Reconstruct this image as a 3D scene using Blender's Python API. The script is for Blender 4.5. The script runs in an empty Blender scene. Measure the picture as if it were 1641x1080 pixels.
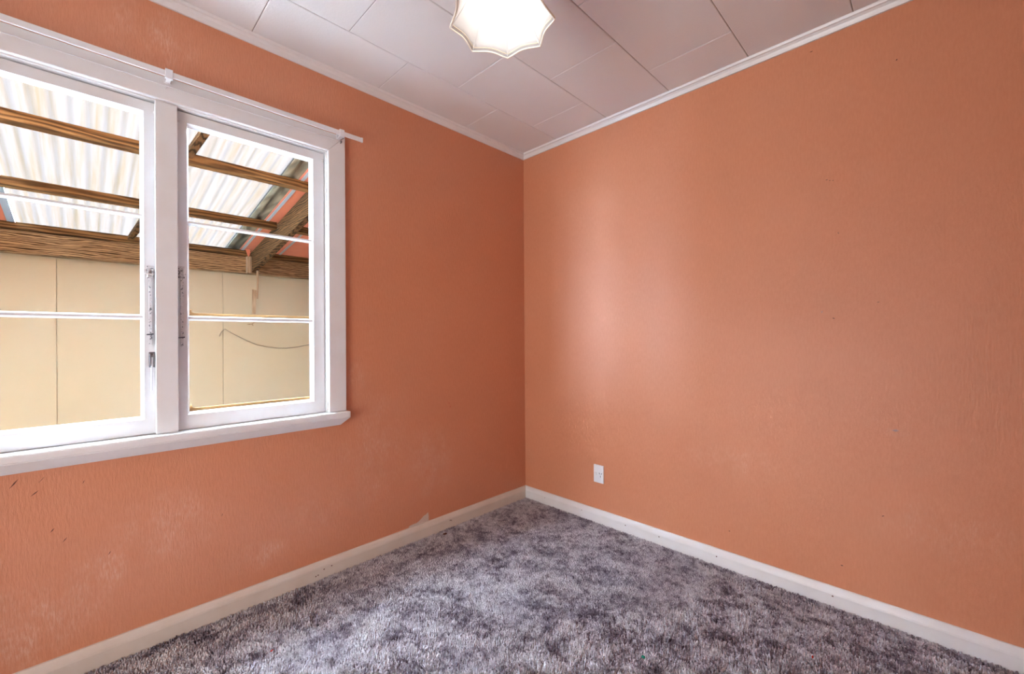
import bpy, bmesh, math, random
import numpy as np
from mathutils import Vector, Matrix
random.seed(4)
rng = np.random.default_rng(4)
scene = bpy.context.scene
COL = scene.collection

# ------------------------------------------------------------------ camera
cam_d = bpy.data.cameras.new('camera')
cam_d.sensor_fit = 'HORIZONTAL'
cam_d.sensor_width = 36.0
cam_d.lens = 679.29 / 1641.0 * 36.0
cam_d.clip_start = 0.02
cam = bpy.data.objects.new('camera', cam_d)
COL.objects.link(cam)
YAW, PITCH, ROLL = 0.7813, 0.0021, -0.0063
fw = Vector((-math.sin(YAW) * math.cos(PITCH), math.cos(YAW) * math.cos(PITCH), math.sin(PITCH)))
rt = Vector((math.cos(YAW), math.sin(YAW), 0))
up = rt.cross(fw)
r2 = rt * math.cos(ROLL) + up * math.sin(ROLL)
u2 = -rt * math.sin(ROLL) + up * math.cos(ROLL)
M = Matrix((r2, u2, -fw)).transposed().to_4x4()
M.translation = Vector((2.0354, -2.1771, 1.1185))
cam.matrix_world = M
scene.camera = cam

# ------------------------------------------------------------------ sky, sun, exposure
world = bpy.data.worlds.new('world')
scene.world = world
world.use_nodes = True
bg = world.node_tree.nodes['Background']
bg.inputs['Color'].default_value = (0.45, 0.69, 1.0, 1)
bg.inputs['Strength'].default_value = 98.0

sun_d = bpy.data.lights.new('sun', 'SUN')
sun_d.energy = 86.0
sun_d.angle = math.radians(2)
sun_d.color = (1.0, 0.86, 0.66)
sun = bpy.data.objects.new('sun', sun_d)
COL.objects.link(sun)
sun.rotation_euler = (math.radians(-24), math.radians(-10), 0)

# daylight guide at the open end of the carport (adds no light, it only tells the renderer where the sky comes in)
por_d = bpy.data.lights.new('carport_portal', 'AREA')
por_d.shape = 'RECTANGLE'
por_d.size, por_d.size_y = 3.2, 3.0
por_d.cycles.is_portal = True
por = bpy.data.objects.new('carport_portal', por_d)
COL.objects.link(por)
por.location = (-1.67, -8.62, 1.05)
por.rotation_euler = (math.radians(90), 0, 0)

# fill light added behind the viewer to brighten the room through the doorway
fill_d = bpy.data.lights.new('fill_light', 'AREA')
fill_d.shape = 'RECTANGLE'
fill_d.size, fill_d.size_y = 1.4, 1.9
fill_d.energy = 89
fill_d.color = (0.93, 0.97, 1.0)
hall = bpy.data.objects.new('fill_light', fill_d)
COL.objects.link(hall)
hall.location = (1.27, -4.27, 1.0)
hall.rotation_euler = (math.radians(100), 0, math.radians(5))

vs = scene.view_settings
vs.view_transform = 'Standard'
vs.look = 'None'
vs.exposure = 0.0
vs.gamma = 1.0
vs.use_curve_mapping = False

scene.cycles.sample_clamp_indirect = 0.0      # keep the daylight coming in through the window unclipped

# ------------------------------------------------------------------ material helpers
def mat(name):
    m = bpy.data.materials.new(name)
    m.use_nodes = True
    nt = m.node_tree
    b = nt.nodes['Principled BSDF']
    return m, nt, b

def N(nt, kind, **kw):
    n = nt.nodes.new(kind)
    for k, v in kw.items():
        if k in n.inputs:
            n.inputs[k].default_value = v
        else:
            setattr(n, k, v)
    return n

def L(nt, a, b):
    nt.links.new(a, b)

def coords(nt, scale=(1, 1, 1), rot=(0, 0, 0)):
    """world-space metres (position does not depend on the object's origin)"""
    g = nt.nodes.new('ShaderNodeNewGeometry')
    mp = nt.nodes.new('ShaderNodeMapping')
    mp.inputs['Scale'].default_value = scale
    mp.inputs['Rotation'].default_value = rot
    L(nt, g.outputs['Position'], mp.inputs['Vector'])
    return mp.outputs['Vector']

def noise(nt, vec, scale, detail=3, rough=0.5):
    n = N(nt, 'ShaderNodeTexNoise', Scale=scale, Detail=detail, Roughness=rough)
    L(nt, vec, n.inputs['Vector'])
    return n.outputs['Fac']

def ramp(nt, fac, stops, interp='LINEAR'):
    r = nt.nodes.new('ShaderNodeValToRGB')
    r.color_ramp.interpolation = interp
    els = r.color_ramp.elements
    while len(els) < len(stops):
        els.new(0.5)
    for e, (p, c) in zip(els, stops):
        e.position = p
        e.color = (c, c, c, 1) if isinstance(c, (int, float)) else (*c, 1)
    L(nt, fac, r.inputs['Fac'])
    return r.outputs['Color']

def mix(nt, fac, a, b, blend='MIX'):
    m = N(nt, 'ShaderNodeMix', data_type='RGBA', blend_type=blend)
    for sock, v in ((m.inputs[0], fac), (m.inputs[6], a), (m.inputs[7], b)):
        if isinstance(v, bpy.types.NodeSocket):
            L(nt, v, sock)
        elif isinstance(v, (int, float)):
            sock.default_value = v
        else:
            sock.default_value = (*v, 1)
    return m.outputs[2]

def math_(nt, op, a, b=None, clamp=False):
    m = N(nt, 'ShaderNodeMath', operation=op, use_clamp=clamp)
    for i, v in enumerate((a, b)):
        if v is None:
            continue
        if isinstance(v, bpy.types.NodeSocket):
            L(nt, v, m.inputs[i])
        else:
            m.inputs[i].default_value = v
    return m.outputs[0]

def bump(nt, b, height, strength=0.3, dist=0.002, prev=None):
    n = N(nt, 'ShaderNodeBump', Strength=strength, Distance=dist)
    L(nt, height, n.inputs['Height'])
    if prev:
        L(nt, prev, n.inputs['Normal'])
    L(nt, n.outputs['Normal'], b.inputs['Normal'])
    return n.outputs['Normal']

def plain(name, col, rough=0.5, metal=0.0, spec=0.5):
    m, nt, b = mat(name)
    b.inputs['Base Color'].default_value = (*col, 1)
    b.inputs['Roughness'].default_value = rough
    b.inputs['Metallic'].default_value = metal
    b.inputs['Specular IOR Level'].default_value = spec
    return m

# embossed orange wallpaper; scuffs = list of (centre, radii) ellipses of rubbed paper
def wallpaper(name, scuffs, axis):
    m, nt, b = mat(name)
    base = (0.66, 0.225, 0.088)
    v = coords(nt)
    big = noise(nt, v, 1.7, 3)
    col = mix(nt, ramp(nt, big, [(0.3, 0.0), (0.75, 1.0)]), (0.63, 0.245, 0.122), (0.65, 0.265, 0.14))
    vs_ = coords(nt, (150, 150, 34))
    fine = noise(nt, vs_, 1.0, 4, 0.6)
    col = mix(nt, math_(nt, 'MULTIPLY', ramp(nt, fine, [(0.38, 0.0), (0.66, 1.0)]), 0.36), col, (0.72, 0.32, 0.185))
    g = nt.nodes.new('ShaderNodeNewGeometry')
    sep = nt.nodes.new('ShaderNodeSeparateXYZ')
    L(nt, g.outputs['Position'], sep.inputs[0])
    along = sep.outputs['Y' if axis == 'y' else 'X']
    z = sep.outputs['Z']
    total = None
    for (a, zz, ra, rz, k) in scuffs:
        da = math_(nt, 'DIVIDE', math_(nt, 'SUBTRACT', along, a), ra)
        dz = math_(nt, 'DIVIDE', math_(nt, 'SUBTRACT', z, zz), rz)
        d2 = math_(nt, 'ADD', math_(nt, 'MULTIPLY', da, da), math_(nt, 'MULTIPLY', dz, dz))
        w = math_(nt, 'MULTIPLY', math_(nt, 'SUBTRACT', 1.0, d2, True), k)
        total = w if total is None else math_(nt, 'MAXIMUM', total, w)
    if total is not None:
        patch = noise(nt, coords(nt, (14, 14, 8)), 1.0, 4, 0.65)
        st = noise(nt, coords(nt, (230, 230, 40)), 1.0, 3, 0.6)
        msk = math_(nt, 'MULTIPLY', ramp(nt, patch, [(0.38, 0.0), (0.66, 1.0)]), ramp(nt, st, [(0.42, 0.05), (0.62, 1.0)]))
        col = mix(nt, math_(nt, 'MULTIPLY', msk, total), col, (0.80, 0.50, 0.37))
    L(nt, col, b.inputs['Base Color'])
    b.inputs['Roughness'].default_value = 0.45
    b.inputs['Specular IOR Level'].default_value = 0.5
    bump(nt, b, fine, 0.55, 0.003)
    return m

def painted(name, col, rough=0.38, grime=0.0, bumpy=0.08):
    m, nt, b = mat(name)
    n = noise(nt, coords(nt), 9.0, 4, 0.6)
    c = mix(nt, math_(nt, 'MULTIPLY', ramp(nt, n, [(0.4, 0.0), (0.8, 1.0)]), 0.25 + grime), col, tuple(x * (0.86 - 0.1 * i) for i, x in enumerate(col)))
    L(nt, c, b.inputs['Base Color'])
    b.inputs['Roughness'].default_value = rough
    n2 = noise(nt, coords(nt, (1, 1, 1)), 160.0, 2)
    bump(nt, b, n2, bumpy, 0.001)
    return m

def timber(name, c_dark, c_mid, c_light, axis='y', ringy=1.0, contrast=1.0):
    """weathered board with grain running along the axis"""
    m, nt, b = mat(name)
    s = {'y': (1, 0.10, 1), 'x': (0.10, 1, 1), 'z': (1, 1, 0.10)}[axis]
    v = coords(nt, s)
    big = noise(nt, v, 7.0, 2, 0.5)
    w = N(nt, 'ShaderNodeTexWave', wave_type='BANDS', bands_direction='Z' if axis != 'z' else 'X',
          Scale=14.0 * ringy, Distortion=9.0)
    w.inputs['Detail'].default_value = 3.0
    w.inputs['Detail Scale'].default_value = 1.6
    L(nt, v, w.inputs['Vector'])
    fine = noise(nt, coords(nt, tuple(q * 1.0 for q in s)), 90.0, 3, 0.6)
    f = math_(nt, 'ADD', math_(nt, 'MULTIPLY', w.outputs['Fac'], 0.45 * contrast),
              math_(nt, 'ADD', math_(nt, 'MULTIPLY', big, 0.45), math_(nt, 'MULTIPLY', fine, 0.25)))
    col = ramp(nt, f, [(0.25, c_dark), (0.5, c_mid), (0.85, c_light)])
    L(nt, col, b.inputs['Base Color'])
    b.inputs['Roughness'].default_value = 0.8
    b.inputs['Specular IOR Level'].default_value = 0.08
    bump(nt, b, f, 0.4, 0.003)
    return m

MAT = {}
MAT['wall_left'] = wallpaper('orange_wallpaper_rubbed', [
    (-2.00, 2.24, 0.16, 0.14, 0.55), (-1.95, 0.42, 0.20, 0.16, 0.55), (-1.65, 0.20, 0.13, 0.07, 0.8),
    (-2.30, 0.22, 0.20, 0.16, 0.75), (-2.15, 0.32, 0.10, 0.10, 0.8), (-1.13, 0.55, 0.20, 0.32, 0.55),
    (-0.80, 0.42, 0.20, 0.24, 0.5), (-1.24, 0.90, 0.07, 0.22, 0.4), (-1.42, 0.30, 0.22, 0.16, 0.3)], 'y')
MAT['wall_right'] = wallpaper('orange_wallpaper', [
    (1.93, 0.75, 0.05, 0.02, 0.5), (2.05, 0.42, 0.25, 0.12, 0.35), (1.35, 0.52, 0.30, 0.10, 0.3)], 'x')
MAT['trim'] = painted('white_trim_paint', (0.80, 0.78, 0.77), 0.30)
MAT['skirting'] = painted('cream_skirting_paint', (0.74, 0.66, 0.58), 0.35, 0.2)
MAT['hall'] = plain('fill_hall_paint', (0.8, 0.78, 0.75), 0.8)
MAT['white_plastic'] = plain('white_plastic', (0.82, 0.82, 0.84), 0.25)
MAT['dark'] = plain('dark_slot', (0.02, 0.02, 0.02), 0.6)
MAT['steel'] = plain('old_steel', (0.30, 0.31, 0.33), 0.35, 0.9)
MAT['dark_steel'] = plain('dark_steel', (0.10, 0.10, 0.11), 0.45, 0.8)

def ceiling_mat():
    m, nt, b = mat('ceiling_tile_paint')
    n = noise(nt, coords(nt), 3.0, 3)
    L(nt, mix(nt, n, (0.76, 0.74, 0.73), (0.80, 0.78, 0.77)), b.inputs['Base Color'])
    b.inputs['Roughness'].default_value = 0.6
    bump(nt, b, noise(nt, coords(nt), 110.0, 4, 0.6), 0.35, 0.002)
    return m
MAT['ceiling'] = ceiling_mat()
MAT['groove'] = plain('tile_groove', (0.34, 0.27, 0.22), 0.9)

def carpet_mat(name, dark):
    m, nt, b = mat(name)
    v = coords(nt)
    warp = N(nt, 'ShaderNodeTexNoise', Scale=9.0, Detail=2.0)
    L(nt, v, warp.inputs['Vector'])
    off = N(nt, 'ShaderNodeVectorMath', operation='SCALE', Scale=0.06)
    L(nt, warp.outputs['Color'], off.inputs[0])
    add = N(nt, 'ShaderNodeVectorMath', operation='ADD')
    L(nt, v, add.inputs[0]); L(nt, off.outputs[0], add.inputs[1])
    a = noise(nt, add.outputs[0], 13.0, 5, 0.66)
    c = noise(nt, add.outputs[0], 48.0, 3, 0.65)
    f = math_(nt, 'ADD', math_(nt, 'MULTIPLY', a, 0.60), math_(nt, 'MULTIPLY', c, 0.40))
    k = 0.5 if dark else 1.0
    cs = lambda r, g, b_: (r * k, g * k, b_ * k)
    col = ramp(nt, f, [(0.37, cs(0.15, 0.125, 0.155)), (0.45, cs(0.37, 0.325, 0.37)), (0.53, cs(0.66, 0.62, 0.65)), (0.65, cs(0.90, 0.87, 0.89))])
    L(nt, col, b.inputs['Base Color'])
    b.inputs['Roughness'].default_value = 0.95
    b.inputs['Specular IOR Level'].default_value = 0.1
    return m
MAT['carpet'] = carpet_mat('mottled_carpet', False)
MAT['carpet_base'] = carpet_mat('carpet_backing', True)

def glass_mat():
    m = bpy.data.materials.new('window_glass'); m.use_nodes = True
    nt = m.node_tree; nt.nodes.remove(nt.nodes['Principled BSDF'])
    out = nt.nodes['Material Output']
    t = nt.nodes.new('ShaderNodeBsdfTransparent'); t.inputs[0].default_value = (0.985, 0.99, 0.985, 1)
    g = nt.nodes.new('ShaderNodeBsdfGlossy'); g.inputs['Roughness'].default_value = 0.02
    lw = N(nt, 'ShaderNodeLayerWeight', Blend=0.5)
    fr = math_(nt, 'ADD', math_(nt, 'MULTIPLY', math_(nt, 'POWER', lw.outputs['Facing'], 9.0), 0.7), 0.0)
    mx = nt.nodes.new('ShaderNodeMixShader')
    L(nt, fr, mx.inputs[0]); L(nt, t.outputs[0], mx.inputs[1]); L(nt, g.outputs[0], mx.inputs[2])
    L(nt, mx.outputs[0], out.inputs[0])
    return m
MAT['glass'] = glass_mat()

def translucent(name, col, col2, mixf=0.6, streak=None, back=1.0):
    m = bpy.data.materials.new(name); m.use_nodes = True
    nt = m.node_tree; nt.nodes.remove(nt.nodes['Principled BSDF'])
    out = nt.nodes['Material Output']
    if streak:
        f = noise(nt, coords(nt, streak), 1.0, 4, 0.6)
        c = mix(nt, ramp(nt, f, [(0.42, 0.0), (0.72, 1.0)]), col, col2)
    else:
        f = noise(nt, coords(nt), 30.0, 2)
        c = mix(nt, f, col, col2)
    t = nt.nodes.new('ShaderNodeBsdfTranslucent'); d = nt.nodes.new('ShaderNodeBsdfDiffuse')
    L(nt, c, t.inputs[0]); L(nt, mix(nt, 1.0, c, (back, back, back), 'MULTIPLY'), d.inputs[0])
    mx = N(nt, 'ShaderNodeMixShader'); mx.inputs[0].default_value = mixf
    L(nt, d.outputs[0], mx.inputs[1]); L(nt, t.outputs[0], mx.inputs[2])
    L(nt, mx.outputs[0], out.inputs[0])
    return m
MAT['clear_roof'] = translucent('translucent_roofing', (0.96, 0.73, 0.60), (0.86, 0.57, 0.34), 0.0150, (1.2, 34, 1), 0.06)
MAT['clear_roof_added'] = translucent('added_translucent_roofing', (0.90, 0.90, 0.88), (0.86, 0.84, 0.80), 0.80, (1.2, 34, 1))  # for the unseen sheet added to brighten the floor
MAT['shade'] = translucent('lamp_shade_fabric', (0.90, 0.89, 0.88), (0.88, 0.86, 0.84), 0.35)
MAT['shade_trim'] = translucent('shade_binding', (0.97, 0.92, 0.82), (0.96, 0.89, 0.77), 0.2)
MAT['piping'] = plain('gold_piping', (0.95, 0.80, 0.55), 0.6)
MAT['red_print'] = plain('red_print', (0.55, 0.06, 0.03), 0.7)

def emit(name, col, s):
    m = bpy.data.materials.new(name); m.use_nodes = True
    nt = m.node_tree; nt.nodes.remove(nt.nodes['Principled BSDF'])
    e = N(nt, 'ShaderNodeEmission', Strength=s); e.inputs['Color'].default_value = (*col, 1)
    L(nt, e.outputs[0], nt.nodes['Material Output'].inputs[0])
    return m
MAT['bulb'] = emit('lit_bulb', (1.0, 0.97, 0.93), 13.0)

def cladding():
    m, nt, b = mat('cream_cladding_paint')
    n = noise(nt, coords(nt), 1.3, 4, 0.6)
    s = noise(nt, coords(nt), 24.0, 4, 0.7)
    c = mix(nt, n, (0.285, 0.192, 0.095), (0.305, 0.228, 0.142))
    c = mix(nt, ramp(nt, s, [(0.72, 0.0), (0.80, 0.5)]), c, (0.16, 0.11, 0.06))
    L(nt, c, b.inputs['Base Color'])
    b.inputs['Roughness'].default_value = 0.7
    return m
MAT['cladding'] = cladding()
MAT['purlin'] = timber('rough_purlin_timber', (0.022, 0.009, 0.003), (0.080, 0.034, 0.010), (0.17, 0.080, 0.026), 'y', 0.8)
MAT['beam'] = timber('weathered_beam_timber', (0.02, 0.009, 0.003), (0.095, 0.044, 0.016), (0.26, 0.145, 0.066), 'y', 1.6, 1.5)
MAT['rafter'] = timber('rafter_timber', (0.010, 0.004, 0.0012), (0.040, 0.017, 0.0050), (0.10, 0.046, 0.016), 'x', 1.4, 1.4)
MAT['stick'] = timber('bare_stick_timber', (0.12, 0.065, 0.032), (0.22, 0.13, 0.07), (0.30, 0.19, 0.11), 'z', 1.0)
MAT['bare_wood'] = timber('bare_putty_bead_timber', (0.30, 0.16, 0.06), (0.50, 0.29, 0.12), (0.62, 0.38, 0.17), 'y', 1.0)
MAT['zinc'] = timber('aged_galvanised_iron', (0.07, 0.055, 0.033), (0.12, 0.095, 0.058), (0.18, 0.145, 0.09), 'x', 0.4)
MAT['red_iron'] = painted('red_roof_lining', (0.46, 0.125, 0.055), 0.55, 0.3)
MAT['grey_strip'] = plain('blue_grey_strap', (0.30, 0.34, 0.35), 0.4, 0.3)
MAT['concrete'] = painted('pale_concrete', (0.66, 0.67, 0.68), 0.9, 0.2)
MAT['tear'] = painted('torn_paper_backing', (0.66, 0.53, 0.45), 0.9)
MAT['mark_dark'] = plain('dark_scratch', (0.13, 0.05, 0.03), 0.9)
MAT['mark_red'] = plain('red_mark', (0.55, 0.05, 0.03), 0.9)
MAT['mark_grey'] = plain('grey_scuff', (0.42, 0.30, 0.27), 0.9)
MAT['mark_green'] = plain('green_fluff', (0.02, 0.28, 0.20), 0.9)
MAT['wire'] = plain('rusty_wire', (0.18, 0.12, 0.07), 0.6)
MAT['curtain_wire'] = plain('white_curtain_wire', (0.75, 0.74, 0.74), 0.4)

def chipped():
    m, nt, b = mat('chipped_painted_metal')
    n = noise(nt, coords(nt), 120.0, 3, 0.6)
    f = ramp(nt, n, [(0.57, 0.0), (0.60, 1.0)])
    L(nt, mix(nt, f, (0.66, 0.62, 0.61), (0.13, 0.13, 0.14)), b.inputs['Base Color'])
    b.inputs['Roughness'].default_value = 0.4
    return m
MAT['chipped'] = chipped()

# ------------------------------------------------------------------ mesh helpers
WL = {}
def world_loc(o):
    return WL.get(o.name, Vector((0, 0, 0))) if o else Vector((0, 0, 0))

def props(o, label=None, cat=None, group=None, kind=None):
    if label: o['label'] = label
    if cat: o['category'] = cat
    if group: o['group'] = group
    if kind: o['kind'] = kind
    return o

def empty(name, loc, parent=None):
    o = bpy.data.objects.new(name, None)
    COL.objects.link(o)
    o.empty_display_size = 0.05
    if parent:
        o.parent = parent
    o.location = Vector(loc) - world_loc(parent)
    WL[o.name] = Vector(loc)
    return o

def obj(name, bm, m, parent=None, smooth=False):
    if bm.verts:
        xs = [v.co for v in bm.verts]
        org = Vector(((min(c.x for c in xs) + max(c.x for c in xs)) / 2,
                      (min(c.y for c in xs) + max(c.y for c in xs)) / 2,
                      min(c.z for c in xs)))
    else:
        org = Vector((0, 0, 0))
    bmesh.ops.translate(bm, verts=bm.verts, vec=-org)
    bmesh.ops.recalc_face_normals(bm, faces=bm.faces)
    me = bpy.data.meshes.new(name)
    bm.to_mesh(me); bm.free()
    for mm in (m if isinstance(m, (list, tuple)) else [m]):
        me.materials.append(MAT[mm])
    if smooth:
        for p in me.polygons:
            p.use_smooth = True
    o = bpy.data.objects.new(name, me)
    COL.objects.link(o)
    if parent:
        o.parent = parent
    o.location = org - world_loc(parent)
    WL[o.name] = org
    return o

def box(bm, x0, x1, y0, y1, z0, z1, bev=0.0, seg=2):
    vs_ = [bm.verts.new((x, y, z)) for x in (x0, x1) for y in (y0, y1) for z in (z0, z1)]
    fs = [(0, 1, 3, 2), (4, 6, 7, 5), (0, 4, 5, 1), (2, 3, 7, 6), (0, 2, 6, 4), (1, 5, 7, 3)]
    faces = [bm.faces.new([vs_[i] for i in f]) for f in fs]
    if bev:
        es = list({e for f in faces for e in f.edges})
        bmesh.ops.bevel(bm, geom=es, offset=bev, segments=seg, affect='EDGES', profile=0.6)
    return vs_

def new_box(*a, **k):
    bm = bmesh.new(); box(bm, *a, **k); return bm

def prism(bm, pts, d, bev=0.0):
    """pts: 3-D polygon, d: extrusion vector"""
    d = Vector(d)
    a = [bm.verts.new(p) for p in pts]
    b = [bm.verts.new(Vector(p) + d) for p in pts]
    n = len(pts)
    fs = [bm.faces.new(a), bm.faces.new(b[::-1])]
    for i in range(n):
        fs.append(bm.faces.new((a[i], b[i], b[(i + 1) % n], a[(i + 1) % n])))
    if bev:
        es = list({e for f in fs for e in f.edges})
        bmesh.ops.bevel(bm, geom=es, offset=bev, segments=2, affect='EDGES', profile=0.6)

def new_prism(pts, d, bev=0.0):
    bm = bmesh.new(); prism(bm, pts, d, bev); return bm

def tube(bm, pts, r, n=8):
    pts = [Vector(p) for p in pts]
    rings = []
    for i, p in enumerate(pts):
        t = (pts[min(i + 1, len(pts) - 1)] - pts[max(i - 1, 0)]).normalized()
        ref = Vector((0, 0, 1)) if abs(t.z) < 0.9 else Vector((1, 0, 0))
        a = t.cross(ref).normalized(); b = t.cross(a)
        rr = r[i] if isinstance(r, (list, tuple)) else r
        rings.append([bm.verts.new(p + (a * math.cos(2 * math.pi * k / n) + b * math.sin(2 * math.pi * k / n)) * rr) for k in range(n)])
    for i in range(len(rings) - 1):
        for k in range(n):
            bm.faces.new((rings[i][k], rings[i][(k + 1) % n], rings[i + 1][(k + 1) % n], rings[i + 1][k]))
    bm.faces.new(rings[0][::-1]); bm.faces.new(rings[-1])

def new_tube(pts, r, n=8):
    bm = bmesh.new(); tube(bm, pts, r, n); return bm

def lathe(bm, prof, c, n=24):
    rings = []
    for (r, z) in prof:
        rings.append([bm.verts.new((c[0] + r * math.cos(2 * math.pi * k / n), c[1] + r * math.sin(2 * math.pi * k / n), z)) for k in range(n)])
    for i in range(len(rings) - 1):
        for k in range(n):
            bm.faces.new((rings[i][k], rings[i][(k + 1) % n], rings[i + 1][(k + 1) % n], rings[i + 1][k]))
    bm.faces.new(rings[0][::-1]); bm.faces.new(rings[-1])

# ------------------------------------------------------------------ room shell
RX, RY, H, T = 2.55, -2.98, 2.40, 0.08          # room size and wall thickness
WY0, WY1, WZ0, WZ1 = -2.585, -1.335, 0.735, 2.035   # window opening in wall_left

bm = bmesh.new()                                   # wall with the window hole
box(bm, -T, 0, RY - T, WY0, -0.5, H + .1)
box(bm, -T, 0, WY1, T, -0.5, H + .1)
box(bm, -T, 0, WY0, WY1, -0.5, WZ0)
box(bm, -T, 0, WY0, WY1, WZ1, H + .1)
wall_left = props(obj('wall_left', bm, 'wall_left'), 'orange embossed wallpaper wall with the window', None, None, 'structure')

wall_right = props(obj('wall_right', new_box(0, RX + T, 0, T, -0.05, H + .1), 'wall_right'),
                   'plain orange wallpaper wall with a power outlet', None, None, 'structure')
wall_side = props(obj('wall_side', new_box(RX, RX + T, RY, 0, -0.05, H + .1), 'wall_right'),
                  'orange wall beside the viewer', None, None, 'structure')
bm = bmesh.new()                                   # wall behind the viewer, doorway added to let the fill light in
DX0, DX1, DZ = 0.45, 1.85, 2.12
box(bm, 0, DX0, RY - T, RY, -0.05, H + .1)
box(bm, DX1, RX + T, RY - T, RY, -0.05, H + .1)
box(bm, DX0, DX1, RY - T, RY, DZ, H + .1)
wall_back = props(obj('wall_back', bm, 'wall_right'), 'orange wall behind the viewer with a doorway added for the fill light', None, None, 'structure')
floor = props(obj('floor', new_box(-T, RX + T, RY - T, T, -0.06, 0.0), 'carpet_base'),
              'floor under the carpet pile', None, None, 'structure')

# hall added behind the doorway to house the fill light
HY = -4.35
bm = bmesh.new()
box(bm, 0, RX + T, HY - 0.1, HY, -0.05, H + .1)
box(bm, RX, RX + T, HY, RY - T, -0.05, H + .1)
box(bm, 0, 0.1, HY, RY - T, -0.05, H + .1)
box(bm, 0.1, RX, HY, RY - T, H, H + 0.1)
props(obj('wall_fill_hall', bm, 'hall'), 'added pale hall walls and ceiling around the fill light', None, None, 'structure')
props(obj('floor_fill_hall', new_box(0, RX + T, HY - .1, RY - T, -0.06, 0.0), 'hall'), 'pale floor of the added hall', None, None, 'structure')

door = bmesh.new()                                  # door frame and panes added behind the fill light
for a in ((0.48, 0.56, 0.0, 2.08), (1.98, 2.06, 0.0, 2.08), (1.24, 1.30, 0.06, 2.0)):
    box(door, a[0], a[1], HY, HY + .04, a[2], a[3])
box(door, 0.56, 1.98, HY, HY + .04, 2.0, 2.08)
box(door, 0.56, 1.98, HY, HY + .04, 0.0, 0.06)
added_door_1 = props(obj('added_door_1', door, 'trim'), 'white framed glazed door added behind the fill light', None, None, 'structure')
obj('pane', new_box(0.56, 1.24, HY + .001, HY + .004, 0.06, 2.0), 'glass', added_door_1)
obj('pane', new_box(1.30, 1.98, HY + .001, HY + .004, 0.06, 2.0), 'glass', added_door_1)

# ceiling: backing slab (its colour shows in the joints) and staggered tiles
ceiling = props(obj('ceiling', new_box(-T, RX + T, RY - T, T, H + 0.004, H + 0.10), 'groove'),
                'white tiled ceiling with staggered joints', None, None, 'structure')
SEAM0, PX, PY, G = 0.315, 0.3763, 0.568, 0.0013
tile_mesh = {}
for i in range(-1, 8):
    x0, x1 = SEAM0 + (i) * PX, SEAM0 + (i + 1) * PX
    first = -0.546 if i % 2 else -0.260
    first += PY
    for j in range(-1, 7):
        y1, y0 = first - j * PY, first - (j + 1) * PY
        a0, a1, b0, b1 = max(x0, 0), min(x1, RX), max(y0, RY), min(y1, 0)
        if a1 - a0 < 0.02 or b1 - b0 < 0.02:
            continue
        w, d = round(a1 - a0, 4), round(b1 - b0, 4)
        key = (w, d)
        if key not in tile_mesh:
            bm = bmesh.new()
            box(bm, -w / 2 + G, w / 2 - G, -d / 2 + G, d / 2 - G, 0, 0.006)
            bmesh.ops.bevel(bm, geom=[e for e in bm.edges if all(v.co.z < 0.001 for v in e.verts)], offset=0.0022, segments=1, affect='EDGES')
            me = bpy.data.meshes.new('ceiling_tile'); bm.to_mesh(me); bm.free()
            me.materials.append(MAT['ceiling'])
            tile_mesh[key] = me
        o = bpy.data.objects.new('ceiling_tile', tile_mesh[key])
        COL.objects.link(o); o.parent = ceiling
        o.location = Vector(((a0 + a1) / 2, (b0 + b1) / 2, H - 0.0005)) - world_loc(ceiling)

# cornices (small stepped scotia) and skirting boards, as profiles swept along each wall, mitred in the corners
def swept(name, prof, mt, path, closed=False):
    """prof: list of (out, z); path: list of (corner xy, outward dir xy at the corner)"""
    bm = bmesh.new(); rings = []
    for (c, d) in path:
        rings.append([bm.verts.new((c[0] + d[0] * o_, c[1] + d[1] * o_, z)) for (o_, z) in prof])
    n = len(prof)
    for a, b in zip(rings[:-1], rings[1:]):
        for k in range(n):
            bm.faces.new((a[k], a[(k + 1) % n], b[(k + 1) % n], b[k]))
    bm.faces.new(rings[0]); bm.faces.new(rings[-1][::-1])
    return bm

corn = [(0, H - 0.034), (0.008, H - 0.034), (0.012, H - 0.027), (0.016, H - 0.019), (0.023, H - 0.012), (0.029, H - 0.0105), (0.031, H - 0.006), (0.034, H - 0.001), (0, H - 0.001)]
skirt = [(0, 0.0), (0.018, 0.0), (0.018, 0.056), (0.0165, 0.063), (0.0125, 0.073), (0.009, 0.080), (0.006, 0.084), (0, 0.085)]
A_, B_, C_, D_ = (0, 0), (RX, 0), (RX, RY), (0, RY)
dA, dB, dC, dD = (1, -1), (-1, -1), (-1, 1), (1, 1)
for nm, lab, p in (('left', 'above the window', [(D_, dD), (A_, dA)]), ('right', 'above the plain orange wall', [(A_, dA), (B_, dB)]),
                   ('side', 'above the wall beside the viewer', [(B_, dB), (C_, dC)]), ('back', 'above the wall behind the viewer', [(C_, dC), (D_, dD)])):
    n_ = {'left': 1, 'right': 2, 'side': 3, 'back': 4}[nm]
    props(obj('trim_%d' % n_, swept('c', corn, 'trim', p), 'trim'), 'white moulded cornice ' + lab, None, None, 'structure')
base_l = props(obj('baseboard_left', swept('s', skirt, 'skirting', [(D_, dD), (A_, dA)]), 'skirting'), 'cream painted skirting board under the window wall', None, None, 'structure')
base_r = props(obj('baseboard_right', swept('s', skirt, 'skirting', [(A_, dA), (B_, dB)]), 'trim'), 'white painted skirting board under the outlet wall', None, None, 'structure')
props(obj('baseboard_back', swept('s', skirt, 'skirting', [(C_, dC), (D_, dD)]), 'trim'), 'white skirting board behind the viewer', None, None, 'structure')

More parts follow.
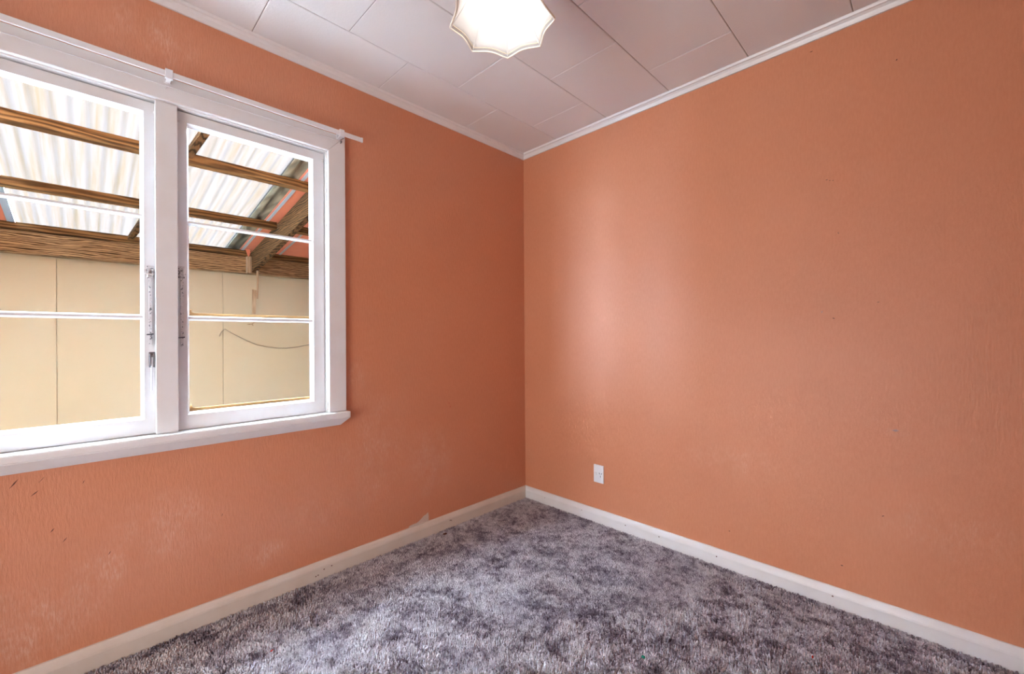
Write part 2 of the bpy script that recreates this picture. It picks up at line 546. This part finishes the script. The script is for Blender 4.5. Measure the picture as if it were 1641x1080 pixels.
# carpet pile: short leaning tufts, one object
def carpet():
    sp = 0.0066
    nx, ny = int((RX - 0.036) / sp), int((-RY - 0.036) / sp)
    gx, gy = np.meshgrid(np.arange(nx), np.arange(ny), indexing='ij')
    n = nx * ny
    px = 0.019 + (gx.ravel() + rng.uniform(-.45, .45, n) + 0.5) * sp
    py = -0.019 - (gy.ravel() + rng.uniform(-.45, .45, n) + 0.5) * sp
    px = np.clip(px, 0.023, RX - 0.023); py = np.clip(py, RY + 0.023, -0.023)
    h = rng.uniform(0.007, 0.013, n)
    ang = rng.uniform(0, 2 * np.pi, n)
    lean = rng.uniform(0.0, 0.006, n); la = rng.uniform(0, 2 * np.pi, n)
    r = rng.uniform(0.0034, 0.0050, n)
    V = np.zeros((n, 6, 3))
    for k in range(3):
        a = ang + k * 2 * np.pi / 3
        V[:, k, 0] = px + r * np.cos(a); V[:, k, 1] = py + r * np.sin(a); V[:, k, 2] = 0.0
        V[:, 3 + k, 0] = px + 0.55 * r * np.cos(a + .5) + lean * np.cos(la); V[:, 3 + k, 1] = py + 0.55 * r * np.sin(a + .5) + lean * np.sin(la)
        V[:, 3 + k, 2] = h * (1.0 - 0.12 * (k == 1))
    base = (np.arange(n) * 6)[:, None]
    quads = np.array([[0, 1, 4, 3], [1, 2, 5, 4], [2, 0, 3, 5]])
    F4 = (base[:, None, :] + quads[None]).reshape(-1, 4)
    F3 = (base + np.array([[3, 4, 5]]))
    me = bpy.data.meshes.new('carpet')
    me.vertices.add(n * 6); me.vertices.foreach_set('co', V.ravel())
    loops = np.concatenate([F4.ravel(), F3.ravel()]).astype(np.int32)
    me.loops.add(len(loops)); me.loops.foreach_set('vertex_index', loops)
    starts = np.concatenate([np.arange(len(F4)) * 4, len(F4) * 4 + np.arange(len(F3)) * 3]).astype(np.int32)
    me.polygons.add(len(starts)); me.polygons.foreach_set('loop_start', starts)
    me.update(calc_edges=True)
    me.materials.append(MAT['carpet'])
    o = bpy.data.objects.new('carpet', me); COL.objects.link(o)
    props(o, 'mottled grey and mauve cut pile carpet covering the floor', 'carpet', None, 'stuff')
    return o
carpet_o = carpet()

# ------------------------------------------------------------------ window
win = props(empty('window_1', (-0.03, -1.96, 0.70)), 'white painted two-light timber casement window', None, None, 'structure')
CY0, CY1 = -2.554, -1.366          # casing inner edges
CF = 0.02
# frame lining in the opening
JF = 0.004
obj('jamb', new_box(-0.085, JF, -1.371, WY1, 0.735, 2.004, bev=0.002), 'trim', win)
obj('jamb', new_box(-0.085, JF, WY0, -2.549, 0.735, 2.004, bev=0.002), 'trim', win)
obj('head_jamb', new_box(-0.085, JF, WY0, WY1, 2.004, WZ1, bev=0.002), 'trim', win)
# mitred casing boards (polygon in y,z extruded into the room)
OY0, OY1, OZ = -2.635, -1.285, 2.096
IZ = 2.009
obj('casing', new_prism([(0, CY1, 0.772), (0, OY1, 0.772), (0, OY1, OZ), (0, CY1, IZ)], (CF, 0, 0), 0.0035), 'trim', win)
obj('casing', new_prism([(0, OY0, 0.772), (0, CY0, 0.772), (0, CY0, IZ), (0, OY0, OZ)], (CF, 0, 0), 0.0035), 'trim', win)
obj('casing', new_prism([(0, CY0, IZ), (0, CY1, IZ), (0, OY1, OZ), (0, OY0, OZ)], (CF, 0, 0), 0.0035), 'trim', win)
# sill board with bevelled underside and bevelled returned ends
bm = bmesh.new()
SX, ZT, ZF, ZB = 0.052, 0.771, 0.745, 0.706
ye0, ye1, rb = -2.640, -1.279, 0.032
vv = [(-0.001, ye0, ZT), (SX, ye0, ZT), (SX, ye1, ZT), (-0.001, ye1, ZT),
      (-0.001, ye0, ZF), (SX, ye0, ZF), (SX, ye1, ZF), (-0.001, ye1, ZF),
      (-0.001, ye0 + rb, ZB), (0.012, ye0 + rb, ZB), (0.012, ye1 - rb, ZB), (-0.001, ye1 - rb, ZB)]
vv = [bm.verts.new(p) for p in vv]
for f in [(0, 1, 2, 3), (0, 4, 5, 1), (1, 5, 6, 2), (2, 6, 7, 3), (4, 8, 9, 5), (5, 9, 10, 6), (6, 10, 11, 7), (8, 11, 10, 9), (0, 3, 7, 11, 8, 4)]:
    bm.faces.new([vv[i] for i in f])
bmesh.ops.bevel(bm, geom=[e for e in bm.edges if all(v.co.x > 0.05 for v in e.verts)], offset=0.003, segments=2, affect='EDGES')
sill = obj('sill', bm, 'trim', win)
obj('sill_inner', new_box(-0.125, 0.0, WY0, WY1, 0.735, 0.7705), 'trim', win)
# mullion
obj('mullion', new_box(-0.064, -0.004, -1.986, -1.932, 0.7705, 2.004), 'trim', win)
obj('mullion_cover', new_box(-0.004, 0.010, -1.993, -1.927, 0.7712, 2.004, bev=0.003), 'trim', win)

# the two sashes
XF, XB, XG = -0.016, -0.058, -0.043
BAR_HI, BAR_LO = 1.578, 1.204
def sash(y0, y1, gy0, gy1, bare):
    z0, z1 = 0.7725, 1.9985
    gz0, gz1 = 0.837, 1.953
    ch, cz = 0.009, 0.009
    bm = bmesh.new()
    def loop(x, a0, a1, b0, b1):
        return [bm.verts.new((x, a, b)) for a, b in ((a0, b0), (a1, b0), (a1, b1), (a0, b1))]
    loops = [loop(XB, y0, y1, z0, z1), loop(XF, y0, y1, z0, z1),
             loop(XF, gy0 - ch, gy1 + ch, gz0 - cz, gz1 + cz), loop(XF - 0.004, gy0 - ch + .001, gy1 + ch - .001, gz0 - cz + .001, gz1 + cz - .001),
             loop(XG + 0.002, gy0, gy1, gz0, gz1), loop(XG - 0.003, gy0, gy1, gz0, gz1), loop(XB, gy0 - .006, gy1 + .006, gz0 - .006, gz1 + .006)]
    for a, b in zip(loops, loops[1:] + loops[:1]):
        for k in range(4):
            bm.faces.new((a[k], a[(k + 1) % 4], b[(k + 1) % 4], b[k]))
    s = obj('sash', bm, 'trim', win)
    for zc, hh in ((BAR_HI, 0.0075), (BAR_LO, 0.0095)):
        pts = [(XF - 0.004, gy0 - .004, zc - hh * .45), (XF - 0.004, gy0 - .004, zc + hh * .45), (XG + .004, gy0 - .004, zc + hh),
               (XG - .004, gy0 - .004, zc + hh), (XB, gy0 - .004, zc + hh * .4), (XB, gy0 - .004, zc - hh * .4), (XG - .004, gy0 - .004, zc - hh), (XG + .004, gy0 - .004, zc - hh)]
        obj('glazing_bar', new_prism(pts, (0, gy1 - gy0 + .008, 0)), 'trim', s)
    lv = [gz0, BAR_LO - .0095, BAR_LO + .0095, BAR_HI - .0075, BAR_HI + .0075, gz1]
    for a, b in ((lv[0], lv[1]), (lv[2], lv[3]), (lv[4], lv[5])):
        obj('pane', new_box(XG - 0.0015, XG + 0.0015, gy0 - .001, gy1 + .001, a - .001, b + .001), 'glass', s)
    if bare:
        for zz in (BAR_LO + .0085, gz0 - 0.001):
            bm = bmesh.new()
            box(bm, XB + 0.002, XG - 0.003, gy0 + .001, gy1 - .001, zz, zz + 0.0125, bev=0.001)
            prism(bm, [(XB + .004, gy0 + .001, zz + .012), (XB + .004, gy0 + .020, zz + .0115), (XB + .004, gy0 + .010, zz + .016), (XB + .004, gy0 + .007, zz + .028), (XB + .004, gy0 + .004, zz + .026)], (0.008, 0, 0))
            o = obj('bare_timber_bead', bm, 'bare_wood', s)
            o['label'] = 'bare brown timber where putty has gone'
    return s
sash_r = sash(-1.930, -1.374, -1.887, -1.432, True)
sash_r['label'] = 'sash nearest the room corner'
sash_l = sash(-2.546, -1.988, -2.490, -2.032, False)
sash_l['label'] = 'sash with the dropped latch handle'

# hardware on the sashes
def stay(s, y, ztop, zbot, zpeg, tilt):
    bm = bmesh.new()                                   # flat arm hanging down the stile, with raised studs
    prism(bm, [(XF + .005, y - .0045, zbot + .004), (XF + .005, y - .002, zbot), (XF + .005, y + .002, zbot), (XF + .005, y + .0045, zbot + .004),
               (XF + .005, y + .0045 + tilt, ztop - .045), (XF + .005, y - .0045 + tilt, ztop - .045)], (0.004, 0, 0), 0.0008)
    obj('stay_arm', bm, 'chipped', s)
    for k in range(3):
        z = zbot + 0.055 + k * 0.052
        bm = bmesh.new(); tube(bm, [(XF + .008, y, z), (XF + .011, y, z)], 0.0022, 8); obj('stay_stud', bm, 'white_plastic', s)
    bm = bmesh.new()                                   # pivot bracket
    box(bm, XF, XF + .004, y - .010, y + .010, ztop - .046, ztop, bev=.001)
    box(bm, XF + .004, XF + .014, y - .008, y - .004, ztop - .040, ztop - .012, bev=.001)
    box(bm, XF + .004, XF + .014, y + .004, y + .008, ztop - .040, ztop - .012, bev=.001)
    tube(bm, [(XF + .010, y - .012, ztop - .03), (XF + .010, y + .012, ztop - .03)], 0.003, 8)
    box(bm, XF, XF + .006, y - .018, y - .010, ztop - .030, ztop - .014, bev=.001)
    obj('stay_bracket', bm, 'chipped', s)
    bm = bmesh.new()
    tube(bm, [(XF + .001, y - .009, zpeg), (XF + .013, y - .009, zpeg), (XF + .014, y + .008, zpeg + .002)], 0.0024, 8)
    obj('stay_peg', bm, 'dark_steel', s)
stay(sash_l, -2.006, 1.392, 1.100, 1.139, 0.0)
stay(sash_r, -1.914, 1.402, 1.092, 1.127, 0.0)
bm = bmesh.new()                                       # latch: plate, lugs and hanging handle
box(bm, XF, XF + .004, -2.011, -1.993, 1.018, 1.075, bev=.0015)
box(bm, XF + .004, XF + .016, -2.009, -2.0055, 1.024, 1.068, bev=.0012)
box(bm, XF + .004, XF + .016, -1.9985, -1.995, 1.024, 1.068, bev=.0012)
tube(bm, [(XF + .011, -2.011, 1.058), (XF + .011, -1.993, 1.058)], 0.003, 8)
obj('latch', bm, 'steel', sash_l)
obj('latch_handle', new_prism([(XF + .008, -2.0045, 1.062), (XF + .008, -1.9995, 1.062), (XF + .010, -2.0015, 0.934), (XF + .010, -2.007, 0.932)], (0.005, 0, 0), 0.001), 'white_plastic', sash_l)
for s, y, z in ((sash_l, -1.9895, 1.966), (sash_r, -1.9225, 1.962), (sash_r, -1.3795, 1.968)):
    bm = bmesh.new()
    tube(bm, [(XF, y, z), (XF + .004, y, z), (XF + .007, y, z)], [.006, .0055, .003], 12)
    obj('catch_knob', bm, 'trim', s)

# ------------------------------------------------------------------ curtain rail and wire above the window
rod = props(empty('curtain_rail', (0.0, -1.96, 2.09)), 'slim white curtain rail fixed along the top of the window', 'curtain rail')
RXc = 0.058
bm = bmesh.new()
box(bm, RXc - .004, RXc + .004, -2.75, -1.218, 2.080, 2.101, bev=.0025)
obj('rail', bm, 'trim', rod)
obj('end_cap', new_box(RXc - .005, RXc + .005, -1.222, -1.2145, 2.079, 2.102, bev=.002), 'white_plastic', rod)
for y in (-1.957, -1.318, -2.62):
    bm = bmesh.new()
    box(bm, CF - .0005, CF + .003, y - .010, y + .010, 2.072, 2.098, bev=.001)
    box(bm, CF + .002, RXc - .003, y - .007, y + .007, 2.074, 2.078, bev=.0006)
    box(bm, RXc - .0065, RXc + .0065, y - .011, y + .011, 2.073, 2.107, bev=.0012)
    obj('bracket', bm, 'white_plastic', rod)
cw = props(empty('curtain_wire', (0.03, -1.96, 2.05)), 'thin white curtain wire stretched across the window head', 'wire')
obj('wire', new_tube([(0.03, -2.62, 2.060), (0.03, -1.97, 2.058), (0.03, -1.312, 2.0635)], 0.0013, 6), 'curtain_wire', cw)
for y, z in ((-1.308, 2.0635), (-2.624, 2.060)):
    bm = bmesh.new()
    tube(bm, [(CF - .001, y, z - .004), (0.031, y, z - .004), (0.035, y - .002, z), (0.031, y - .001, z + .003)], 0.0022, 8)
    tube(bm, [(0.030, y - .006, z), (0.030, y + .003, z)], 0.003, 8)
    obj('hook', bm, 'steel', cw)
obj('hook', new_tube([(CF - .001, -1.963, 2.052), (0.031, -1.963, 2.052), (0.032, -1.963, 2.060)], 0.0016, 8), 'curtain_wire', cw)

# ------------------------------------------------------------------ power outlet
ox0, ox1, oz0, oz1 = 0.574, 0.6415, 0.246, 0.352
out = props(empty('power_outlet', (0.608, 0, oz0)), 'white single power outlet with a rocker switch on the orange wall', 'power outlet')
obj('plate', new_box(ox0, ox1, -0.009, 0, oz0, oz1, bev=.0025), 'white_plastic', out)
obj('switch', new_box(ox0 + .009, ox0 + .022, -0.0145, -0.0085, .292, .306, bev=.0012), 'white_plastic', out)
for (x, z, a) in ((0.6145, 0.3035, 0.5), (0.6295, 0.3035, -0.5), (0.622, 0.286, 0)):
    c, s = math.cos(a), math.sin(a)
    q = [(-.0015, -.005), (.0015, -.005), (.0015, .005), (-.0015, .005)]
    obj('pin_slot', new_prism([(x + u * c - w * s, -0.0094, z + u * s + w * c) for u, w in q], (0, 0.001, 0)), 'dark', out)

# ------------------------------------------------------------------ pendant lamp
LX, LY, LZ = 1.108, -1.278, 2.078
lamp = props(empty('pendant_lamp', (LX, LY, LZ)), 'white scalloped fabric pendant lamp shade with a lit bulb', 'lamp')
bm = bmesh.new(); lathe(bm, [(0.0005, H - .022), (0.03, H - .022), (0.042, H - .010), (0.045, H - .001), (0.0005, H - .001)], (LX, LY)); obj('ceiling_rose', bm, 'white_plastic', lamp, True)
bm = bmesh.new(); tube(bm, [(LX, LY, H - .02), (LX, LY, 2.288)], 0.0035, 8); obj('cord', bm, 'white_plastic', lamp)
bm = bmesh.new(); lathe(bm, [(0.0005, 2.20), (0.019, 2.20), (0.021, 2.235), (0.019, 2.27), (0.010, 2.295), (0.0005, 2.296)], (LX, LY), 16); obj('lamp_holder', bm, 'white_plastic', lamp, True)
bm = bmesh.new()
lathe(bm, [(0.0005, 2.083), (0.010, 2.085), (0.019, 2.092), (0.0255, 2.105), (0.027, 2.122), (0.026, 2.150), (0.022, 2.175), (0.016, 2.199), (0.0005, 2.2)], (LX, LY), 20)
obj('bulb', bm, 'bulb', lamp, True)
NP, SEG, PH = 8, 10, math.radians(39)
R0 = 0.161
def shade_pt(k, t, off=0.0):
    """k: angular step, t: 0 at rim .. 1 at the top"""
    u = (k % SEG) / SEG
    ang = PH + 2 * math.pi * k / (NP * SEG)
    prof = R0 * (1 - t) ** 0.95 * (0.72 + 0.28 * (1 - t)) + 0.046 * t
    pinch = 1.0 - 0.125 * (math.sin(math.pi * u)) * (1 - 0.35 * t)
    lift = 0.004 * math.sin(math.pi * u) * (1 - t)
    r = prof * pinch + off
    return (LX + r * math.cos(ang), LY + r * math.sin(ang), LZ + 0.205 * t + lift)
bm = bmesh.new()
TT = 10
rows = [[bm.verts.new(shade_pt(k, t / TT)) for k in range(NP * SEG)] for t in range(TT + 1)]
for a, b in zip(rows, rows[1:]):
    for k in range(NP * SEG):
        k2 = (k + 1) % (NP * SEG)
        bm.faces.new((a[k], a[k2], b[k2], b[k]))
shade = obj('shade', bm, 'shade', lamp, True)
sol = shade.modifiers.new('thickness', 'SOLIDIFY'); sol.thickness = 0.0012; sol.offset = 1
bm = bmesh.new()                                       # cream binding along the rim
r_ = [[bm.verts.new(Vector(shade_pt(k, 0, o_)) + Vector((0, 0, z))) for k in range(NP * SEG)] for o_, z in ((-.0012, -.002), (.0016, -.002), (.0016, .005), (-.0014, .005))]
for i in range(4):
    for k in range(NP * SEG):
        k2 = (k + 1) % (NP * SEG)
        bm.faces.new((r_[i][k], r_[i][k2], r_[(i + 1) % 4][k2], r_[(i + 1) % 4][k]))
b_ = obj('rim_binding', bm, 'shade_trim', shade)
bm = bmesh.new()
r_ = [[bm.verts.new(Vector(shade_pt(k, 0.04, o_)) + Vector((0, 0, z))) for k in range(NP * SEG)] for o_, z in ((-.0012, 0), (-.0002, 0), (-.0002, .0014), (-.0012, .0014))]
for i in range(4):
    for k in range(NP * SEG):
        k2 = (k + 1) % (NP * SEG)
        bm.faces.new((r_[i][k], r_[i][k2], r_[(i + 1) % 4][k2], r_[(i + 1) % 4][k]))
obj('rim_piping', bm, 'piping', shade)
for i in range(NP):                                    # wire ribs at the corners
    obj('rib', new_tube([Vector(shade_pt(i * SEG, t / 8, -.0022)) for t in range(9)], 0.0013, 6), 'trim', shade)
for i in range(NP):                                    # red scroll print on the outside of each panel
    bm = bmesh.new()
    pts = []
    for q in range(15):
        a = q / 14
        kk = SEG * (0.5 + 0.26 * math.cos(1.0 + 5.2 * a) * (1 - .5 * a))
        tt = 0.30 + 0.17 * math.sin(1.0 + 5.2 * a) * (1 - .4 * a)
        k0 = int(kk); fr = kk - k0
        p = Vector(shade_pt(i * SEG + k0, tt, .0050)).lerp(Vector(shade_pt(i * SEG + min(k0 + 1, SEG), tt, .0050)), fr)
        pts.append(p)
    tube(bm, pts, [0.0028 * (1 - .6 * q / 14) for q in range(15)], 6)
    obj('printed_scroll', bm, 'red_print', shade)

# ------------------------------------------------------------------ carport outside the window
ZR0, SL = 2.525, 0.151                  # roof plane z = ZR0 + SL * x
rz = lambda x: ZR0 + SL * x
GZ = -0.45
props(obj('ground_outside', new_box(-14, 3, -30, 4, GZ - .1, GZ), 'concrete'), 'pale concrete ground of the carport', None, None, 'structure')
def house_bm():
    b = bmesh.new()
    box(b, -T, 0, -8.6, RY - T, GZ, 2.52)
    box(b, -T, 0, T, 2.3, GZ, 2.52)
    return b
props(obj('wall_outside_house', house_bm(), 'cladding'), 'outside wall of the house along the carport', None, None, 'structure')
props(obj('wall_outside_blocker', new_box(-3.2, -2.35, -4.1, -4.0, GZ, 1.98), 'cladding'), 'unseen wall added to block end daylight from the cream wall', None, None, 'structure')  # added out of view, shades the cream wall from the open end
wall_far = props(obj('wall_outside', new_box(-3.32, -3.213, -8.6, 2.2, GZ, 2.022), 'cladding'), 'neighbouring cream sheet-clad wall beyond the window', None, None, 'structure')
for k in range(-6, 4):
    y0 = -2.342 + 1.177 * k
    a, b = max(y0 + .0015, -8.6), min(y0 + 1.177 - .0015, 2.2)
    if b - a > .05:
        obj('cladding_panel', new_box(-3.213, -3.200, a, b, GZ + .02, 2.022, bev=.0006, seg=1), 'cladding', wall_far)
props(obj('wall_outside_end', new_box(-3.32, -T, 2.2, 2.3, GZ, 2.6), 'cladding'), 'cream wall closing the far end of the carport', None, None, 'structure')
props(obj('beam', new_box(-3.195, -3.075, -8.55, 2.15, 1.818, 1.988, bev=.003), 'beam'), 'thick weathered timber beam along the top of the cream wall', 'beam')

def slope_box(x0, x1, y0, y1, top, dep, bev=.002):
    """timber lying along the roof slope, top and depth measured from the roof plane"""
    return new_prism([(x0, y0, rz(x0) - top), (x1, y0, rz(x1) - top), (x1, y0, rz(x1) - top - dep), (x0, y0, rz(x0) - top - dep)], (0, y1 - y0, 0), bev)

RAF = -0.94
plabs = {-3.09: 'lowest roof purlin, lying along the top of the weathered beam', -2.225: 'middle roof purlin crossing the window view',
         -1.36: 'highest roof purlin seen through the window'}
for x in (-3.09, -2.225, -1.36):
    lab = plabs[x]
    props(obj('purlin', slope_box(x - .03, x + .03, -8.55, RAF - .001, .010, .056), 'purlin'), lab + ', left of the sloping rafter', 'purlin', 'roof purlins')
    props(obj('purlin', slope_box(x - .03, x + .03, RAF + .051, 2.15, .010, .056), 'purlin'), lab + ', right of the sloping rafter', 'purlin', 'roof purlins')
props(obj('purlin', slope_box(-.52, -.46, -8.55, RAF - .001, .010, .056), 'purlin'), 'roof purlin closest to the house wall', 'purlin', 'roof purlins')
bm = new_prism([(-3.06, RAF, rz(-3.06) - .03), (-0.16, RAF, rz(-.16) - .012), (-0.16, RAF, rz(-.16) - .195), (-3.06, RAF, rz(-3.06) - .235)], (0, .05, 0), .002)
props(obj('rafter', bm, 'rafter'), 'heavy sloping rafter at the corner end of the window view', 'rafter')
bm = new_prism([(-3.07, -.985, 1.985), (-3.07, -.943, 1.985), (-3.07, -.943, 1.812), (-3.07, -.985, 1.812)], (.055, 0, 0), .002)
props(obj('timber_block', bm, 'stick'), 'short timber block under the foot of the rafter', 'block')
# skewed timber under the clear sheet, cut between the purlins
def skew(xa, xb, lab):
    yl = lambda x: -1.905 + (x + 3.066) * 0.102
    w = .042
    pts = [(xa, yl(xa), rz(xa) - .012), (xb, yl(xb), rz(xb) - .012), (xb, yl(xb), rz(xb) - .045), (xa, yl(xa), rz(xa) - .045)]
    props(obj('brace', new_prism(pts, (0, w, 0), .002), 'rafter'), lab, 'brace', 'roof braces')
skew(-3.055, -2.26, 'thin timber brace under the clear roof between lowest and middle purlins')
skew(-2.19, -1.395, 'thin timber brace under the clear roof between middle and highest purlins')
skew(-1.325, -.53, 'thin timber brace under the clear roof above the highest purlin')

def corrugated(y0, y1, pitch, amp, x0, x1, dz=0.0):
    bm = bmesh.new()
    n = int(round((y1 - y0) / pitch * 8))
    a, b = [], []
    for i in range(n + 1):
        y = y0 + (y1 - y0) * i / n
        w = amp * (math.cos(2 * math.pi * (y - y0) / pitch)) + amp + dz
        a.append(bm.verts.new((x0, y, rz(x0) - .010 + w))); b.append(bm.verts.new((x1, y, rz(x1) - .010 + w)))
    for i in range(n):
        bm.faces.new((a[i], a[i + 1], b[i + 1], b[i]))
    return bm
props(obj('roof_sheet', corrugated(-4.245, -1.157, 0.0702, .0085, -1.03, -.081, .002), 'clear_roof_added', smooth=True),  # added out of view so more sky light reaches the carpet
      'added clearer corrugated sheet, out of view, letting daylight onto the floor', 'roof sheet')
props(obj('roof_sheet', corrugated(-2.560, -1.152, 0.0702, .0085, -3.34, -1.0), 'clear_roof', smooth=True),
      'translucent white corrugated roofing sheet glowing with daylight', 'roof sheet')
def thick(o):
    m = o.modifiers.new('thickness', 'SOLIDIFY'); m.thickness = .0012; m.offset = 1
    return o
thick(props(obj('roof_sheet', corrugated(-1.161, -1.022, 0.0790, .011, -3.34, -.081, .0), 'zinc', smooth=True),
            'dull beige iron roofing strip beside the translucent sheet', 'roof sheet'))
def lining_bm():
    b = slope_box(-3.34, -1.0, -8.6, -2.560, .004, .006, 0)
    prism(b, [(x, -8.6, rz(x) - d) for x, d in ((-1.0, .004), (-.081, .004), (-.081, .010), (-1.0, .010))], (0, 8.6 - 4.245, 0))
    return b
props(obj('roof_lining', slope_box(-3.34, -.081, -1.045, 2.2, .004, .006, 0), 'red_iron'), 'red roof lining sheet past the iron strip', 'roof sheet')
props(obj('roof_lining', lining_bm(), 'red_iron'), 'red roof lining sheet at the outer edge of the window view', 'roof sheet')
props(obj('roof_strap', slope_box(-3.34, -.081, -1.030, -1.006, .0105, .003, 0), 'grey_strip'), 'blue-grey metal strap along the red lining by the iron strip', 'strap', 'roof straps')
props(obj('roof_strap', slope_box(-3.34, -.081, -.672, -.650, .0105, .003, 0), 'grey_strip'), 'blue-grey metal strap across the red lining past the rafter', 'strap', 'roof straps')
props(obj('roof_strap', slope_box(-3.34, -.081, -2.600, -2.560, .0105, .003, 0), 'grey_strip'), 'blue-grey metal strap at the outer edge of the clear sheet', 'strap', 'roof straps')
# hanging sticks and wire
props(obj('hanging_stick', new_prism([(-3.005, -.905, 1.548), (-3.005, -.893, 1.545), (-3.005, -.876, 2.11), (-3.005, -.904, 2.11)], (.02, 0, 0), .001), 'stick'),
      'long thin wooden stick hanging beside the rafter foot', 'stick')
props(obj('hanging_stick', new_prism([(-3.025, -.944, 1.386), (-3.025, -.914, 1.386), (-3.025, -.903, 1.636), (-3.025, -.940, 1.642)], (.0202, 0, 0), .001), 'stick'),
      'shorter stick fixed to the lower end of the long stick', 'stick')
wp = [(-1.195, 1.153), (-1.186, 1.180), (-1.176, 1.203), (-1.149, 1.231), (-1.095, 1.192), (-1.04, 1.159), (-.95, 1.107), (-.866, 1.064), (-.77, 1.036), (-.681, 1.023), (-.552, 1.017), (-.43, 1.032), (-.306, 1.056), (-.1, 1.10)]
props(obj('loose_wire', new_tube([(-3.193, y, z) for y, z in wp], .0042, 6), 'wire'), 'thin dark wire drooping across the cream wall', 'wire')
bm = new_tube([(-3.192, -.946, 1.281), (-3.188, -.905, 1.286), (-3.19, -.870, 1.309)], .005, 6)
tube(bm, [(-3.188, -.905, 1.286), (-3.19, -.889, 1.268)], .004, 6)
props(obj('twig', bm, 'stick'), 'small forked twig caught on the cream wall', 'twig')
bm = bmesh.new()
prism(bm, [(-3.02, -1.000, 2.06), (-3.02, -.965, 2.075), (-3.02, -.955, 2.03), (-3.02, -.972, 1.965), (-3.02, -.985, 2.01)], (.004, 0, 0))
props(obj('paper_scrap', bm, 'red_iron'), 'torn scrap of red lining hanging beside the rafter foot', 'scrap')

# ------------------------------------------------------------------ marks on the walls, skirting and carpet
def mark(parent, plane, pts, m, name, label=None):
    """thin flake standing half a millimetre proud of its surface"""
    if plane == 'x':
        bm = new_prism([(0.0, y, z) for y, z in pts], (0.0007, 0, 0))
    else:
        bm = new_prism([(x, 0.0, z) for x, z in pts], (0, -0.0007, 0))
    o = obj(name, bm, m, parent)
    if label: o['label'] = label
def streak(cx, cz, l, w, a):
    c, s = math.cos(a), math.sin(a)
    return [(cx + u * c - v * s, cz + u * s + v * c) for u, v in ((-l / 2, 0), (0, -w / 3), (l / 2, 0), (0.1 * l, w / 3))]
mark(wall_left, 'x', [(-.935, .085), (-.93, .094), (-.905, .097), (-.885, .096), (-.868, .103), (-.850, .114), (-.838, .122), (-.822, .126), (-.810, .134), (-.805, .112), (-.806, .085)], 'tear', 'torn_paper', 'torn pale patch above the skirting')
for y, z, l, w, a in ((-2.334, .673, .034, .006, .95), (-2.291, .632, .024, .005, .7), (-2.276, .672, .026, .002, .9), (-2.181, .642, .014, .003, 1.2),
                      (-2.253, .502, .016, .005, .9), (-2.225, .462, .018, .004, .9), (-2.118, .380, .014, .004, 1.0), (-1.789, .413, .014, .003, 1.3)):
    mark(wall_left, 'x', streak(y, z, l, w, a), 'mark_dark', 'scratch_mark')
mark(wall_left, 'x', streak(-.658, .735, .020, .004, -1.2), 'mark_red', 'red_mark', 'small red mark')
mark(wall_left, 'x', streak(-.650, .713, .014, .004, 1.3), 'mark_red', 'red_mark', 'small red mark')
for x, z, l, w, a, m in ((1.727, 1.768, .008, .005, 0, 'mark_dark'), (1.737, 1.762, .006, .004, 0, 'mark_dark'), (1.748, 1.760, .006, .004, 0, 'mark_dark'),
                         (1.764, 1.540, .010, .004, -1.2, 'mark_dark'), (1.707, 1.219, .010, .006, 1.2, 'mark_grey'), (1.746, 1.191, .010, .006, -.4, 'mark_dark'),
                         (1.886, 1.249, .010, .004, 0, 'mark_dark'), (1.933, .756, .022, .014, 0, 'mark_grey'), (1.338, .185, .008, .006, 0, 'mark_dark'),
                         (1.767, .180, .010, .008, 0, 'mark_dark'), (1.895, .419, .010, .005, .4, 'mark_dark'), (1.677, 2.326, .012, .005, 0, 'mark_dark'), (1.945, 2.166, .008, .007, .8, 'mark_dark')):
    mark(wall_right, 'y', streak(x, z, l, w, a), m, 'scuff_mark')
def chip(parent, c, r, m='mark_dark'):
    bm = bmesh.new()
    bmesh.ops.create_icosphere(bm, subdivisions=1, radius=1.0)
    for v in bm.verts:
        v.co = Vector(c) + Vector((v.co.x * r[0], v.co.y * r[1], v.co.z * r[2]))
    obj('chip_mark', bm, m, parent)
for y, z in ((-.668, .050), (-.660, .047), (-1.395, .047), (-1.422, .030), (-1.432, .028), (-1.36, .050)):
    chip(base_l, (.018, y, z), (.0006, .004, .003))
for x, z in ((.192, .05), (.49, .052), (.791, .05), (.991, .05), (1.284, .05), (1.738, .05)):
    chip(base_r, (x, -.018, z), (.004, .0006, .003), 'mark_grey' if x < .6 else 'mark_dark')
chip(carpet_o, (.066, -.742, .010), (.010, .016, .004))
chip(carpet_o, (.357, -1.71, .009), (.004, .007, .003), 'mark_red')
chip(carpet_o, (1.318, -.818, .011), (.008, .007, .004), 'mark_green')
chip(carpet_o, (1.735, -.411, .011), (.003, .008, .003), 'mark_red')
